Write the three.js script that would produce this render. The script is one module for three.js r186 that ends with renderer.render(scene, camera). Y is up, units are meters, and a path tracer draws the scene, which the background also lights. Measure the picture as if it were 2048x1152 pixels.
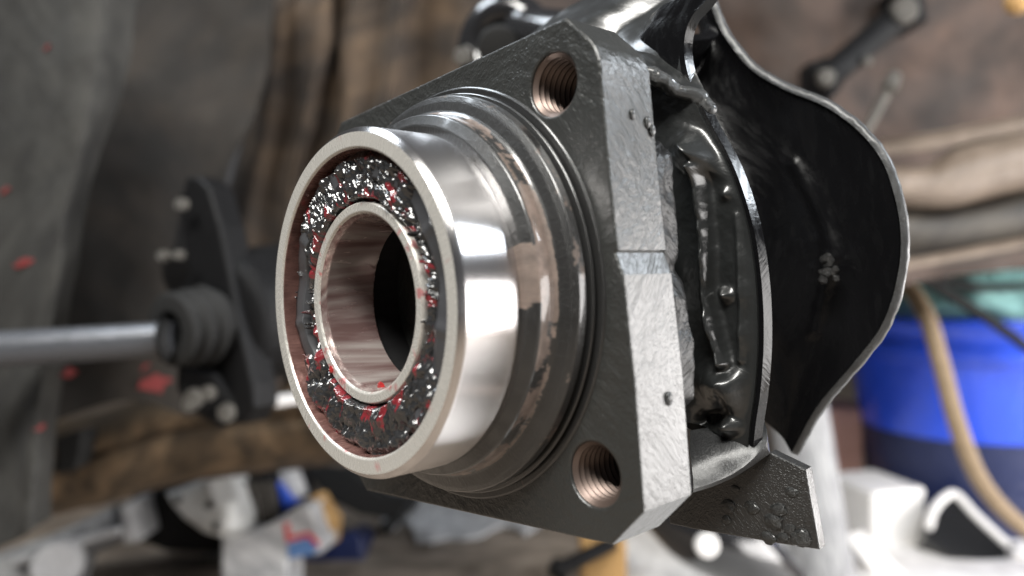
import * as THREE from 'three';
import { mergeGeometries, mergeVertices } from 'three/addons/utils/BufferGeometryUtils.js';
import { ImprovedNoise } from 'three/addons/math/ImprovedNoise.js';
import { RoundedBoxGeometry } from 'three/addons/geometries/RoundedBoxGeometry.js';
import { RectAreaLightUniformsLib } from 'three/addons/lights/RectAreaLightUniformsLib.js';

// ---------------------------------------------------------------- camera, light, exposure
const V = (x, y, z) => new THREE.Vector3(x, y, z);
const scene = new THREE.Scene();
const FPX = 1525.33;                                        // focal length in pixels of the 2048 x 1152 photograph
const camera = new THREE.PerspectiveCamera(2 * Math.atan(576 / FPX) * 180 / Math.PI, 16 / 9, 0.01, 30);
const CR = V(0.73560725, -0.01338031, 0.67727612), CU = V(0.03221435, 0.99936471, -0.01524533), CB = V(-0.67664187, 0.03303259, 0.73557096);
const EYE = V(-0.0817268, 0.0069178, 0.1368589);
camera.position.copy(EYE);
camera.quaternion.setFromRotationMatrix(new THREE.Matrix4().makeBasis(CR, CU, CB));
camera.focus = 0.166;
camera.userData.fStop = 8;
const renderer = new THREE.WebGLRenderer({ antialias: true });
renderer.toneMapping = THREE.LinearToneMapping;
renderer.toneMappingExposure = 1.0;
renderer.shadowMap.enabled = true;
scene.background = new THREE.Color(0.07, 0.07, 0.073);
RectAreaLightUniformsLib.init();

function areaLight(pos, look, w, h, color, intensity) {
  const l = new THREE.RectAreaLight(color, intensity, w, h);
  l.position.copy(pos); l.lookAt(look); scene.add(l); return l;
}
const FLOOR = -0.38;
const HUB = V(0.02, 0, 0.02);
const DOOR = V(1.02, -0.07, 1.12), LAMP = V(0.70, 0.555, 0.62), TUBE = V(-0.75, 1.15, 0.35), TOPL = V(-0.14, 0.80, -0.56);
areaLight(DOOR, V(0.02, -0.07, 0.02), 1.7, 0.6, new THREE.Color(1, 0.97, 0.95), 11.5);
areaLight(LAMP, V(0.005, 0.01, 0.033), 0.30, 0.20, new THREE.Color(0.86, 0.93, 1), 46);
areaLight(TUBE, HUB, 1.2, 0.35, new THREE.Color(1, 0.98, 0.93), 38);
areaLight(TOPL, HUB, 0.5, 0.22, new THREE.Color(0.84, 0.92, 1), 15);  // unseen light added for highlights on the upper edges

// ---------------------------------------------------------------- helpers
function rng(seed) { let a = seed >>> 0; return () => { a = (a + 0x6D2B79F5) >>> 0; let t = a; t = Math.imul(t ^ (t >>> 15), t | 1); t ^= t + Math.imul(t ^ (t >>> 7), t | 61); return ((t ^ (t >>> 14)) >>> 0) / 4294967296; }; }
const perlin = new ImprovedNoise();
const nz = (x, y, z) => perlin.noise(x + 31.7, y + 17.3, z + 5.1);
const fbm = (x, y, z, o = 4) => { let s = 0, a = 0.5, f = 1; for (let i = 0; i < o; i++) { s += a * nz(x * f, y * f, z * f); a *= 0.5; f *= 2.03; } return s; };
const clamp = (x, a = 0, b = 1) => Math.min(b, Math.max(a, x));
const sst = (a, b, x) => { const t = clamp((x - a) / (b - a)); return t * t * (3 - 2 * t); };
const mm = 0.001;
const ray = (px, py) => CR.clone().multiplyScalar((px - 1024) / FPX).addScaledVector(CU, -(py - 576) / FPX).addScaledVector(CB, -1);
const P = (px, py, d) => EYE.clone().addScaledVector(ray(px, py), d);
const onPlane = (px, py, n, q) => { const r = ray(px, py); return EYE.clone().addScaledVector(r, q.clone().sub(EYE).dot(n) / r.dot(n)); };
const atX = (px, py, X) => onPlane(px, py, V(1, 0, 0), V(X * mm, 0, 0));
const onFloor = (px, py, h = 0) => onPlane(px, py, V(0, 1, 0), V(0, FLOOR + h, 0));

const pix = (q) => { const v = q.clone().sub(EYE), d = -v.dot(CB); return [1024 + FPX * v.dot(CR) / d, 576 - FPX * v.dot(CU) / d]; };
const segD = (x, y, L) => { let m = 1e9; for (let i = 0; i < L.length - 1; i++) { const [ax, ay] = L[i], [bx, by] = L[i + 1], dx = bx - ax, dy = by - ay, t = clamp(((x - ax) * dx + (y - ay) * dy) / (dx * dx + dy * dy)); m = Math.min(m, Math.hypot(x - ax - t * dx, y - ay - t * dy)); } return m; };
const gauss = (x, y, [cx, cy, rx, ry, h]) => h * Math.exp(-(((x - cx) / rx) ** 2) - (((y - cy) / ry) ** 2));
const taken = {};
function numbered(n) { if (!(n in taken)) { taken[n] = 0; return n; } taken[n]++; return n + '_' + String(taken[n]).padStart(3, '0'); }
function mesh(name, geo, m, parent) {
  const o = new THREE.Mesh(Array.isArray(geo) ? join(geo) : geo, m);
  o.name = parent ? name : numbered(name); o.castShadow = o.receiveShadow = true; (parent ?? scene).add(o); return o;
}
function join(gs) {
  return mergeGeometries(gs.map((g) => { let h = g.index ? g.toNonIndexed() : g; h = h.clone(); for (const k of Object.keys(h.attributes)) if (!['position', 'normal', 'uv'].includes(k)) h.deleteAttribute(k); return h; }));
}
function thing(name, label, category, group) { const g = new THREE.Group(); g.name = numbered(name); scene.add(g); tag(g, label, category, group); return g; }
function tag(o, label, category, group) { Object.assign(o.userData, { label, category }); if (group) o.userData.group = group; return o; }

// uv in metres from the dominant direction of each face
function boxUV(g, s = 1) {
  if (g.index) g = g.toNonIndexed();
  const p = g.attributes.position, uv = new Float32Array(p.count * 2), a = V(), b = V(), c = V();
  for (let i = 0; i < p.count; i += 3) {
    a.fromBufferAttribute(p, i); b.fromBufferAttribute(p, i + 1); c.fromBufferAttribute(p, i + 2);
    const n = b.clone().sub(a).cross(c.clone().sub(a)); const x = Math.abs(n.x), y = Math.abs(n.y), z = Math.abs(n.z);
    [a, b, c].forEach((q, k) => { const [u, v] = x >= y && x >= z ? [q.z, q.y] : y >= z ? [q.x, q.z] : [q.x, q.y]; uv[(i + k) * 2] = u * s; uv[(i + k) * 2 + 1] = v * s; });
  }
  g.setAttribute('uv', new THREE.BufferAttribute(uv, 2)); return g;
}
// profile [[X, R], ...] in mm turned about the hub axis; uv = metres round and along
function lathe(profile, seg = 160, cy = 0, cz = 0, keepUV = false) {
  const g = new THREE.LatheGeometry(profile.map(([x, r]) => new THREE.Vector2(r, x)), seg);
  g.rotateZ(-Math.PI / 2); g.scale(mm, mm, mm); g.translate(0, cy * mm, cz * mm);
  if (!keepUV) { const uv = g.attributes.uv; let rm = Math.max(...profile.map((q) => q[1])) * mm; let L = 0; for (let i = 1; i < profile.length; i++) L += Math.hypot(profile[i][0] - profile[i - 1][0], profile[i][1] - profile[i - 1][1]) * mm; for (let i = 0; i < uv.count; i++) uv.setXY(i, uv.getX(i) * 6.283 * rm, uv.getY(i) * L); }
  return g;
}
// sharp-edged profile: every corner doubled so that flats stay flat
function crisp(profile, bevel = 0.25) {
  const out = [profile[0]];
  for (let i = 1; i < profile.length - 1; i++) {
    const [a, b, c] = [profile[i - 1], profile[i], profile[i + 1]];
    const la = Math.hypot(b[0] - a[0], b[1] - a[1]), lc = Math.hypot(c[0] - b[0], c[1] - b[1]), ea = Math.min(bevel, la * 0.4), ec = Math.min(bevel, lc * 0.4);
    const pa = [b[0] + (a[0] - b[0]) * ea / la, b[1] + (a[1] - b[1]) * ea / la], pc = [b[0] + (c[0] - b[0]) * ec / lc, b[1] + (c[1] - b[1]) * ec / lc];
    out.push([pa[0] + (a[0] - b[0]) * 0.02, pa[1] + (a[1] - b[1]) * 0.02], pa, [(pa[0] + pc[0] + b[0] * 0.6) / 2.6, (pa[1] + pc[1] + b[1] * 0.6) / 2.6], pc, [pc[0] + (c[0] - b[0]) * 0.02, pc[1] + (c[1] - b[1]) * 0.02]);
  }
  out.push(profile[profile.length - 1]); return out;
}
// a bent sheet through rows of points, with thickness t (metres) on the far side, rim closed
function sheet(rows, { t = 0.002, nu = 60, nv = 40, noise = null, flip = false } = {}) {
  const R = rows.map((r) => r.length > 2 ? new THREE.CatmullRomCurve3(r, false, 'centripetal').getSpacedPoints(nu) : Array.from({ length: nu + 1 }, (_, i) => r[0].clone().lerp(r[1], i / nu)));
  const grid = [];
  for (let i = 0; i <= nu; i++) {
    const col = R.map((r) => r[i]);
    grid.push(col.length > 2 ? new THREE.CatmullRomCurve3(col, false, 'centripetal').getPoints(nv) : Array.from({ length: nv + 1 }, (_, j) => col[0].clone().lerp(col[1], j / nv)));
  }
  const nrm = (i, j) => { const a = grid[Math.min(nu, i + 1)][j].clone().sub(grid[Math.max(0, i - 1)][j]), b = grid[i][Math.min(nv, j + 1)].clone().sub(grid[i][Math.max(0, j - 1)]); return a.cross(b).normalize().multiplyScalar(flip ? -1 : 1); };
  const N = grid.map((c, i) => c.map((_, j) => nrm(i, j)));
  if (noise) for (let i = 0; i <= nu; i++) for (let j = 0; j <= nv; j++) grid[i][j].addScaledVector(N[i][j], noise(grid[i][j], i / nu, j / nv));
  const back = grid.map((c, i) => c.map((q, j) => q.clone().addScaledVector(N[i][j], -t)));
  const mk = (A, inv) => {
    const pos = [], uv = [], idx = []; const w = A.length, h = A[0].length; let U = 0;
    for (let i = 0; i < w; i++) { if (i) U += A[i][h >> 1].distanceTo(A[i - 1][h >> 1]); let S = 0; for (let j = 0; j < h; j++) { if (j) S += A[i][j].distanceTo(A[i][j - 1]); pos.push(A[i][j].x, A[i][j].y, A[i][j].z); uv.push(U, S); } }
    for (let i = 0; i < w - 1; i++) for (let j = 0; j < h - 1; j++) { const a = i * h + j, b = a + h; inv ? idx.push(a, a + 1, b, b, a + 1, b + 1) : idx.push(a, b, a + 1, b, b + 1, a + 1); }
    const g = new THREE.BufferGeometry(); g.setAttribute('position', new THREE.Float32BufferAttribute(pos, 3)); g.setAttribute('uv', new THREE.Float32BufferAttribute(uv, 2)); g.setIndex(idx); g.computeVertexNormals(); return g;
  };
  const rim = (a, b) => { // rounded rim between front line a and back line b
    const A = a.map((q, i) => { const o = b[i], out = []; for (let k = 0; k <= 4; k++) out.push(q.clone().lerp(o, k / 4)); return out; }); return mk(A, false);
  };
  const first = (G) => G.map((c) => c[0]), last = (G) => G.map((c) => c[nv]);
  return join([mk(grid, flip), mk(back, !flip), rim(first(grid), first(back)), rim(last(back), last(grid)), rim(back[0], grid[0]), rim(grid[nu], back[nu])]);
}
// a solid block cut along an outline seen in the photograph, standing on a plane through q with normal n (towards the camera)
function slab(poly, q, n, depth, bevel = 0.003, holes = []) {
  n = n.clone().normalize(); const x = V(0, 1, 0).cross(n).normalize(), y = n.clone().cross(x);
  const to2 = ([px, py]) => { const w = onPlane(px, py, n, q).sub(q); return new THREE.Vector2(w.dot(x), w.dot(y)); };
  const s = new THREE.Shape(poly.map(to2));
  for (const h of holes) s.holes.push(new THREE.Path(h.map(to2)));
  const g = new THREE.ExtrudeGeometry(s, { depth, bevelEnabled: bevel > 0, bevelSize: bevel, bevelThickness: bevel, bevelOffset: -bevel, bevelSegments: 3, curveSegments: 12 });
  g.translate(0, 0, -depth - bevel); g.applyMatrix4(new THREE.Matrix4().makeBasis(x, y, n).setPosition(q)); return boxUV(g);
}
function tube(pts, r, seg = 40, rad = 12, wob = null) {
  const c = new THREE.CatmullRomCurve3(pts, false, 'centripetal'); const g = new THREE.TubeGeometry(c, seg, r, rad, false);
  if (wob) { const p = g.attributes.position, n = g.attributes.normal; for (let i = 0; i < p.count; i++) { const k = wob(p.getX(i), p.getY(i), p.getZ(i)); p.setXYZ(i, p.getX(i) + n.getX(i) * k, p.getY(i) + n.getY(i) * k, p.getZ(i) + n.getZ(i) * k); } g.computeVertexNormals(); }
  const a = c.getPoint(0), b = c.getPoint(1), ta = c.getTangent(0), tb = c.getTangent(1);
  const cap = (o, d) => { const k = new THREE.SphereGeometry(r, rad, 6, 0, 6.2832, 0, Math.PI / 2); k.applyQuaternion(new THREE.Quaternion().setFromUnitVectors(V(0, 1, 0), d)); k.translate(o.x, o.y, o.z); return k; };
  return join([g, cap(a, ta.negate()), cap(b, tb)]);
}
function rod(a, b, r0, r1 = r0, seg = 24, bev = 0.15) {
  const L = a.distanceTo(b), e = Math.min(r0, r1) * bev;
  const g = new THREE.LatheGeometry([[0.0001, 0], [r0 - e, 0], [r0, e], [r1, L - e], [r1 - e, L], [0.0001, L]].map((q) => new THREE.Vector2(...q)), seg);
  g.applyQuaternion(new THREE.Quaternion().setFromUnitVectors(V(0, 1, 0), b.clone().sub(a).normalize())); g.translate(a.x, a.y, a.z); return g;
}
function rbox(w, h, d, r, pos, turn = 0, tilt = 0) { const g = new RoundedBoxGeometry(w, h, d, 3, r); g.rotateX(tilt); g.rotateY(turn); g.translate(pos.x, pos.y, pos.z); return g; }

// ---------------------------------------------------------------- textures (tileable noise)
function noiseTex(size, fn, srgb = false, rep = 1) {
  const d = new Uint8Array(size * size * 4);
  for (let y = 0; y < size; y++) for (let x = 0; x < size; x++) { const c = fn(x / size, y / size); const k = (y * size + x) * 4; for (let i = 0; i < 3; i++) d[k + i] = clamp(Array.isArray(c) ? c[i] : c) * 255; d[k + 3] = 255; }
  const t = new THREE.DataTexture(d, size, size); t.wrapS = t.wrapT = THREE.RepeatWrapping; t.magFilter = THREE.LinearFilter; t.minFilter = THREE.LinearMipmapLinearFilter; t.generateMipmaps = true;
  if (srgb) t.colorSpace = THREE.SRGBColorSpace; t.repeat.set(rep, rep); t.needsUpdate = true; return t;
}
// noise on a torus of directions: seamless tile
const tileN = (u, v, f, seed, oct = 3) => {
  const a = u * 6.2832, b = v * 6.2832, r = f / 6.2832; let s = 0, w = 0.5, k = 1;
  for (let i = 0; i < oct; i++) { s += w * perlin.noise((Math.cos(a) * r + Math.cos(b) * r * 0.61) * k + seed, (Math.sin(a) * r + Math.sin(b) * r * 0.83) * k + seed * 1.7, (Math.cos(b) * r - Math.sin(a) * 0.37 * r) * k + 9.1); w *= 0.55; k *= 2; }
  return s;
};
const rep = (t, a, b = a) => { const c = t.clone(); c.repeat.set(a, b); c.needsUpdate = true; return c; };
const peelT = noiseTex(512, (u, v) => { const a = tileN(u, v, 60, 3, 3), b = tileN(u, v, 18, 8, 2); return 0.5 + 0.55 * a + 0.4 * b; });
const gritT = noiseTex(512, (u, v) => { const a = tileN(u, v, 110, 13, 2), b = tileN(u, v, 30, 21, 3); return clamp(0.42 + 0.5 * Math.max(0, a - 0.05) * 2.2 + 0.35 * b); });
const paintT = noiseTex(1024, (u, v) => clamp(0.5 + 0.42 * tileN(u, v, 9, 41, 2) + 0.22 * tileN(u, v, 34, 43, 2) + 0.2 * Math.max(0, tileN(u, v, 120, 45, 2)) + 0.06 * tileN(u, v, 240, 47, 1)));
const blotT = noiseTex(512, (u, v) => clamp(0.5 + 0.9 * tileN(u, v, 14, 4, 5)));
const brushT = noiseTex(512, (u, v) => { const r = Math.sin(v * 512 * 12.9898) * 43758.5453; const q = r - Math.floor(r); return 0.5 + 0.35 * (q - 0.5) + 0.3 * tileN(u, v, 8, 2, 3); });
const colT = (A, B, seed, f = 12, k = 1.6) => noiseTex(256, (u, v) => { const t = clamp(0.5 + k * tileN(u, v, f, seed, 5)); return [0, 1, 2].map((i) => A[i] + (B[i] - A[i]) * t); }, true);

// ---------------------------------------------------------------- materials
const std = (o) => new THREE.MeshPhysicalMaterial(o);
const lin = (r, g, b) => new THREE.Color().setRGB(r, g, b);
const M = {
  steel: std({ color: lin(0.70, 0.68, 0.68), metalness: 1, roughness: 0.27, anisotropy: 0.9, anisotropyRotation: Math.PI / 2, bumpMap: rep(brushT, 6, 900), bumpScale: 0.0000012 }),
  ringFace: std({ color: lin(0.56, 0.545, 0.51), metalness: 0.45, roughness: 0.5, roughnessMap: rep(blotT, 60, 90), bumpMap: rep(gritT, 40, 40), bumpScale: 0.00003, vertexColors: true }),
  boreSteel: std({ map: rep(colT([0.50, 0.40, 0.39], [0.74, 0.70, 0.68], 23, 10, 2), 22, 12), metalness: 0.55, roughness: 0.4, roughnessMap: rep(blotT, 30, 25), bumpMap: rep(gritT, 25, 70), bumpScale: 0.00002 }),
  grease: std({ color: lin(1, 1, 1), roughness: 0.2, clearcoat: 1, clearcoatRoughness: 0.08, vertexColors: true, specularIntensity: 1 }),
  black: std({ color: lin(0.014, 0.015, 0.015), roughness: 0.33, clearcoat: 0.55, clearcoatRoughness: 0.16, bumpMap: rep(peelT, 22), bumpScale: 0.00007 }),
  blackRough: std({ color: lin(0.018, 0.018, 0.018), roughness: 0.4, clearcoat: 0.6, clearcoatRoughness: 0.15, bumpMap: rep(gritT, 30), bumpScale: 0.0004 }),
  castBlack: std({ color: lin(0.008, 0.008, 0.008), roughness: 0.38, specularIntensity: 0.45, bumpMap: rep(paintT, 14), bumpScale: 0.0009 }),
  lump: std({ map: rep(colT([0.10, 0.09, 0.085], [0.30, 0.22, 0.20], 27, 20, 2.4), 30), roughness: 0.34, clearcoat: 0.5, clearcoatRoughness: 0.15, bumpMap: rep(gritT, 20), bumpScale: 0.0003 }),
  blackFace: std({ color: lin(0.024, 0.025, 0.024), roughness: 0.36, bumpMap: rep(paintT, 16), bumpScale: 0.0008, clearcoat: 0.35, clearcoatRoughness: 0.2 }),
  blackEdge: std({ color: lin(0.030, 0.031, 0.032), roughness: 0.45, bumpMap: rep(gritT, 60), bumpScale: 0.0003, clearcoat: 0.4, clearcoatRoughness: 0.25 }),
  thread: std({ color: lin(0.14, 0.105, 0.09), metalness: 0.7, roughness: 0.42 }),
  channelBlack: std({ color: lin(0.004, 0.004, 0.0045), specularIntensity: 0.4, roughness: 0.45, roughnessMap: rep(blotT, 14, 30), bumpMap: rep(peelT, 22), bumpScale: 0.00005 }),
  satinBlack: std({ color: lin(0.005, 0.005, 0.0055), specularIntensity: 0.35, roughness: 0.55, bumpMap: rep(blotT, 4), bumpScale: 0.0006 }),
  rubber: std({ color: lin(0.012, 0.012, 0.012), specularIntensity: 0.5, roughness: 0.7 }),
  rodMetal: std({ color: lin(0.09, 0.094, 0.105), metalness: 0.4, roughness: 0.6, roughnessMap: rep(blotT, 8) }),
  boltMetal: std({ color: lin(0.17, 0.16, 0.145), metalness: 0.7, roughness: 0.4, bumpMap: rep(gritT, 12), bumpScale: 0.001 }),
  chrome: std({ color: lin(0.8, 0.84, 0.86), metalness: 1, roughness: 0.15 }),
  liner: std({ map: rep(colT([0.12, 0.117, 0.11], [0.20, 0.197, 0.187], 5), 2.5), roughness: 0.85, bumpMap: rep(blotT, 5), bumpScale: 0.0006 }),
  darkLiner: std({ map: rep(colT([0.085, 0.075, 0.065], [0.15, 0.13, 0.11], 6), 2), roughness: 0.9, bumpMap: rep(blotT, 4), bumpScale: 0.0006 }),
  brown: std({ map: rep(colT([0.125, 0.10, 0.08], [0.32, 0.26, 0.20], 7, 10, 1.3), 2.2, 1.2), roughness: 0.9, bumpMap: rep(blotT, 5), bumpScale: 0.0006 }),
  pinkBrown: std({ map: rep(colT([0.13, 0.095, 0.075], [0.31, 0.24, 0.20], 9, 9, 1.2), 1.4), roughness: 0.75, bumpMap: rep(blotT, 4), bumpScale: 0.0006 }),
  olive: std({ map: rep(colT([0.20, 0.16, 0.11], [0.44, 0.36, 0.27], 10, 16, 1.2), 3, 2), roughness: 0.9, bumpMap: rep(blotT, 6), bumpScale: 0.0006 }),
  rail: std({ map: rep(colT([0.38, 0.33, 0.285], [0.50, 0.445, 0.395], 11, 14, 1.2), 3, 2), roughness: 0.55, bumpMap: rep(blotT, 6), bumpScale: 0.0006 }),
  greyPanel: std({ map: rep(colT([0.16, 0.145, 0.13], [0.28, 0.26, 0.23], 12), 2), roughness: 0.6 }),
  concrete: std({ map: rep(colT([0.40, 0.36, 0.32], [0.58, 0.53, 0.48], 14, 16, 1.6), 1.1), roughness: 0.85, bumpMap: rep(gritT, 5), bumpScale: 0.002 }),
  red: std({ color: lin(0.17, 0.022, 0.022), roughness: 0.7 }),
  redSmear: std({ color: lin(0.30, 0.02, 0.02), roughness: 0.2, clearcoat: 0.6, clearcoatRoughness: 0.1 }),
  bucketBlue: std({ color: lin(0.012, 0.075, 0.72), roughness: 0.24, clearcoat: 0.6, clearcoatRoughness: 0.12, bumpMap: rep(blotT, 3), bumpScale: 0.002 }),
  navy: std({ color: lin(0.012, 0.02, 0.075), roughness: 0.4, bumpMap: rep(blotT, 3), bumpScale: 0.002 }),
  hose: std({ map: rep(colT([0.42, 0.35, 0.26], [0.58, 0.50, 0.40], 15), 6), roughness: 0.7 }),
  white: std({ map: rep(colT([0.84, 0.83, 0.82], [0.93, 0.92, 0.91], 16), 4), roughness: 0.6 }),
  offWhite: std({ map: rep(colT([0.62, 0.62, 0.63], [0.80, 0.80, 0.80], 17), 5), roughness: 0.6 }),
  grey: std({ map: rep(colT([0.44, 0.44, 0.45], [0.62, 0.62, 0.62], 18), 5), roughness: 0.7 }),
  alu: std({ color: lin(0.80, 0.81, 0.80), metalness: 0.55, roughness: 0.4, bumpMap: rep(gritT, 14), bumpScale: 0.002 }),
  tan: std({ map: rep(colT([0.60, 0.46, 0.28], [0.76, 0.61, 0.40], 19), 6), roughness: 0.85 }),
  paperBlue: std({ color: lin(0.03, 0.09, 0.52), roughness: 0.5 }),
  paleBlue: std({ color: lin(0.10, 0.20, 0.42), roughness: 0.5 }),
  paperRed: std({ color: lin(0.62, 0.05, 0.05), roughness: 0.5 }),
  cyan: std({ color: lin(0.42, 0.82, 0.80), roughness: 0.6, bumpMap: rep(blotT, 9), bumpScale: 0.006 }),
  pink: std({ map: rep(colT([0.66, 0.50, 0.46], [0.80, 0.64, 0.60], 20), 6), roughness: 0.7 }),
  blackGloss: std({ color: lin(0.012, 0.012, 0.013), roughness: 0.18, clearcoat: 0.6 }),
};

// ---------------------------------------------------------------- the setting
{
  const g = new THREE.PlaneGeometry(9, 9, 1, 1); g.rotateX(-Math.PI / 2); g.translate(1, FLOOR, -1);
  boxUV(g); const f = mesh('floor', boxUV(g), M.concrete); f.userData.kind = 'structure';
}
// lamps and the daylit doorway that the polished steel mirrors; the last light is added
function fitting(name, label, category, at, look, w, h, glowColor, glow, parts) {
  const t = thing(name, label, category); t.position.copy(at); t.lookAt(look);
  const gm = new THREE.MeshStandardMaterial({ color: 0x888888, emissive: glowColor, emissiveIntensity: glow, roughness: 0.6 });
  const pane = new THREE.BoxGeometry(w, h, 0.004); pane.translate(0, 0, -0.006); mesh('diffuser', pane, gm, t);
  const b = 0.02, fr = [[w + 2 * b, b, 0, (h + b) / 2], [w + 2 * b, b, 0, -(h + b) / 2], [b, h, (w + b) / 2, 0], [b, h, -(w + b) / 2, 0]];
  mesh('frame', fr.map(([a, c, x, y]) => { const g = new THREE.BoxGeometry(a, c, 0.05); g.translate(x, y, -0.02); return g; }), M.greyPanel, t);
  return t;
}
fitting('doorway_screen', 'wide low daylit doorway panel in a grey frame', 'doorway', DOOR, V(0.02, -0.07, 0.02), 1.7, 0.6, new THREE.Color(1, 0.97, 0.95), 1.0);
fitting('work_lamp', 'square cool white work lamp above the wheel hub', 'lamp', LAMP, V(0.005, 0.01, 0.033), 0.30, 0.20, new THREE.Color(0.86, 0.93, 1), 1.0);
fitting('ceiling_light', 'long warm white ceiling light over the workshop floor', 'lamp', TUBE, HUB, 1.2, 0.35, new THREE.Color(1, 0.98, 0.93), 1.0);
fitting('added_top_light', 'slim cool white light panel added unseen above the arm for highlights', 'lamp', TOPL, HUB, 0.5, 0.22, new THREE.Color(0.84, 0.92, 1), 1.0);  // added panel, out of view, brightens collar top and flange edges

// ---------------------------------------------------------------- car underside behind the hub
{
  const car = thing('car_underbody', 'dusty brown and grey car underside with folded panels behind the hub', 'car body');
  const ln = (a, d) => a.map(([x, y, k]) => P(x, y, k ?? d));
  const dent = (s, a) => (q) => a * fbm(q.x * s, q.y * s, q.z * s, 3);
  mesh('wheel_arch_liner', sheet([ln([[-260, -120], [-260, 300], [-260, 700], [-260, 1130]], 0.64), ln([[60, -120], [50, 300], [30, 700], [-10, 1095]], 0.53), ln([[200, -120], [185, 150], [160, 300], [130, 420], [110, 600], [85, 760], [70, 900], [60, 1060]], 0.5), ln([[285, -120], [262, 100], [240, 200], [200, 310], [178, 390], [150, 560], [130, 720], [112, 860], [100, 1035]], 0.53)], { t: 0.004, noise: dent(14, 0.006) }), M.liner, car);
  mesh('inner_panel', sheet([ln([[150, -120], [120, 400], [60, 860]], 0.62), ln([[300, -120], [300, 300], [260, 800]], 0.64), ln([[430, -120], [420, 300], [380, 830]], 0.66), ln([[560, -120], [540, 60], [530, 140], [495, 260], [455, 335], [440, 500], [420, 820]], 0.66)], { t: 0.004, noise: dent(12, 0.012) }), M.darkLiner, car);
  const folds = [[500, 0.78], [545, 0.72], [590, 0.73], [625, 0.71], [665, 0.745], [705, 0.715], [745, 0.725], [790, 0.71], [835, 0.76], [900, 0.74], [1000, 0.76]];
  mesh('folded_panel', sheet(folds.map(([x, d], i) => ln([[x + 30, -120], [x + 20 - 12 * (i % 3), 80], [x - 14 * (i % 2), 220], [x - 45, 380], [x - 60, 560], [x - 80, 800]], d)), { t: 0.004, nu: 90, nv: 130, noise: dent(9, 0.014) }), M.brown, car);
  mesh('floor_pan', sheet([ln([[760, -160], [760, 100], [740, 400], [740, 640]], 0.86), ln([[1000, -160], [1000, 100], [1000, 400], [1000, 640]], 0.82), ln([[1350, -160], [1350, 100], [1350, 400], [1350, 640]], 0.88), ln([[1600, -160], [1600, 60], [1590, 200], [1600, 640]], 0.80), ln([[1800, -160], [1840, 60], [1860, 300], [1860, 560]], 0.86), ln([[2300, -160], [2300, 60], [2300, 300], [2300, 520]], 0.92)], { t: 0.004, nu: 90, nv: 110, noise: dent(7, 0.03) }), M.pinkBrown, car);
  const beamD = (k) => [[60, 860 + k * 175], [170, 845 + k * 165], [330, 785 + k * 180], [480, 770 + k * 175], [660, 755 + k * 165], [900, 740 + k * 160]];
  mesh('cross_beam', sheet([ln(beamD(0), 0.80), ln(beamD(0.06), 0.74), ln(beamD(0.3), 0.70), ln(beamD(0.42), 0.715), ln(beamD(0.55), 0.70), ln(beamD(0.85), 0.72), ln(beamD(1), 0.80)], { t: 0.004, nu: 80, nv: 60, noise: dent(9, 0.012) }), M.olive, car);
  mesh('drain_slot', slab([[108, 880], [140, 866], [165, 862], [162, 905], [150, 940], [112, 952]], P(135, 905, 0.675), CB, 0.02, 0.003), M.rubber, car);
  // right-hand rails
  mesh('sill_rail', sheet([ln([[1760, 300], [1880, 280], [2000, 258], [2140, 232]], 0.80), ln([[1760, 312], [1880, 296], [2000, 272], [2140, 246]], 0.775)], { t: 0.01, nv: 8 }), M.rail, car);
  mesh('sill_step', sheet([ln([[1760, 352], [1860, 350], [1890, 330], [1930, 306], [2140, 262]], 0.79), ln([[1760, 362], [1860, 362], [1900, 346], [1950, 330], [2140, 284]], 0.755), ln([[1760, 378], [1860, 384], [1900, 384], [1960, 366], [2140, 318]], 0.755), ln([[1760, 392], [1860, 402], [1900, 398], [1960, 384], [2140, 340]], 0.79)], { t: 0.01, nv: 24 }), M.rail, car);
  mesh('rocker_panel', sheet([ln([[1700, 395], [1880, 405], [2160, 345]], 0.80), ln([[1700, 450], [1880, 460], [2160, 400]], 0.77), ln([[1700, 520], [1880, 520], [2160, 470]], 0.80)], { t: 0.006 }), M.greyPanel, car);
  mesh('pinch_seam', sheet([ln([[1700, 545], [1850, 522], [2160, 462]], 0.78), ln([[1700, 556], [1850, 532], [2160, 474]], 0.77)], { t: 0.006, nv: 6 }), M.rail, car);
  // red overspray flecks on the liner
  const r = rng(5);
  for (const [x, y, w, h, d] of [[48, 526, 24, 10, 0.5], [128, 745, 16, 9, 0.49], [310, 768, 34, 20, 0.62], [92, 95, 7, 4, 0.5], [8, 382, 12, 6, 0.5], [84, 855, 8, 6, 0.5], [290, 735, 10, 6, 0.62]]) {
    const rc = new THREE.Raycaster(EYE, ray(x, y).normalize()); car.updateMatrixWorld(true); const hit = rc.intersectObject(car, true)[0]; if (!hit) continue;
    const fn = hit.face.normal.clone(); if (fn.dot(CB) < 0) fn.negate();
    const poly = []; for (let k = 0; k < 15; k++) { const a = k / 15 * 6.283, q = 0.45 + 0.7 * r(); poly.push([x + Math.cos(a) * w * q, y - 6 * Math.cos(a) + Math.sin(a) * h * q]); }
    mesh('paint_fleck', slab(poly, hit.point.clone().addScaledVector(fn, 0.0012), fn, 0.004, 0.0004), M.red, car);
  }
}
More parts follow.
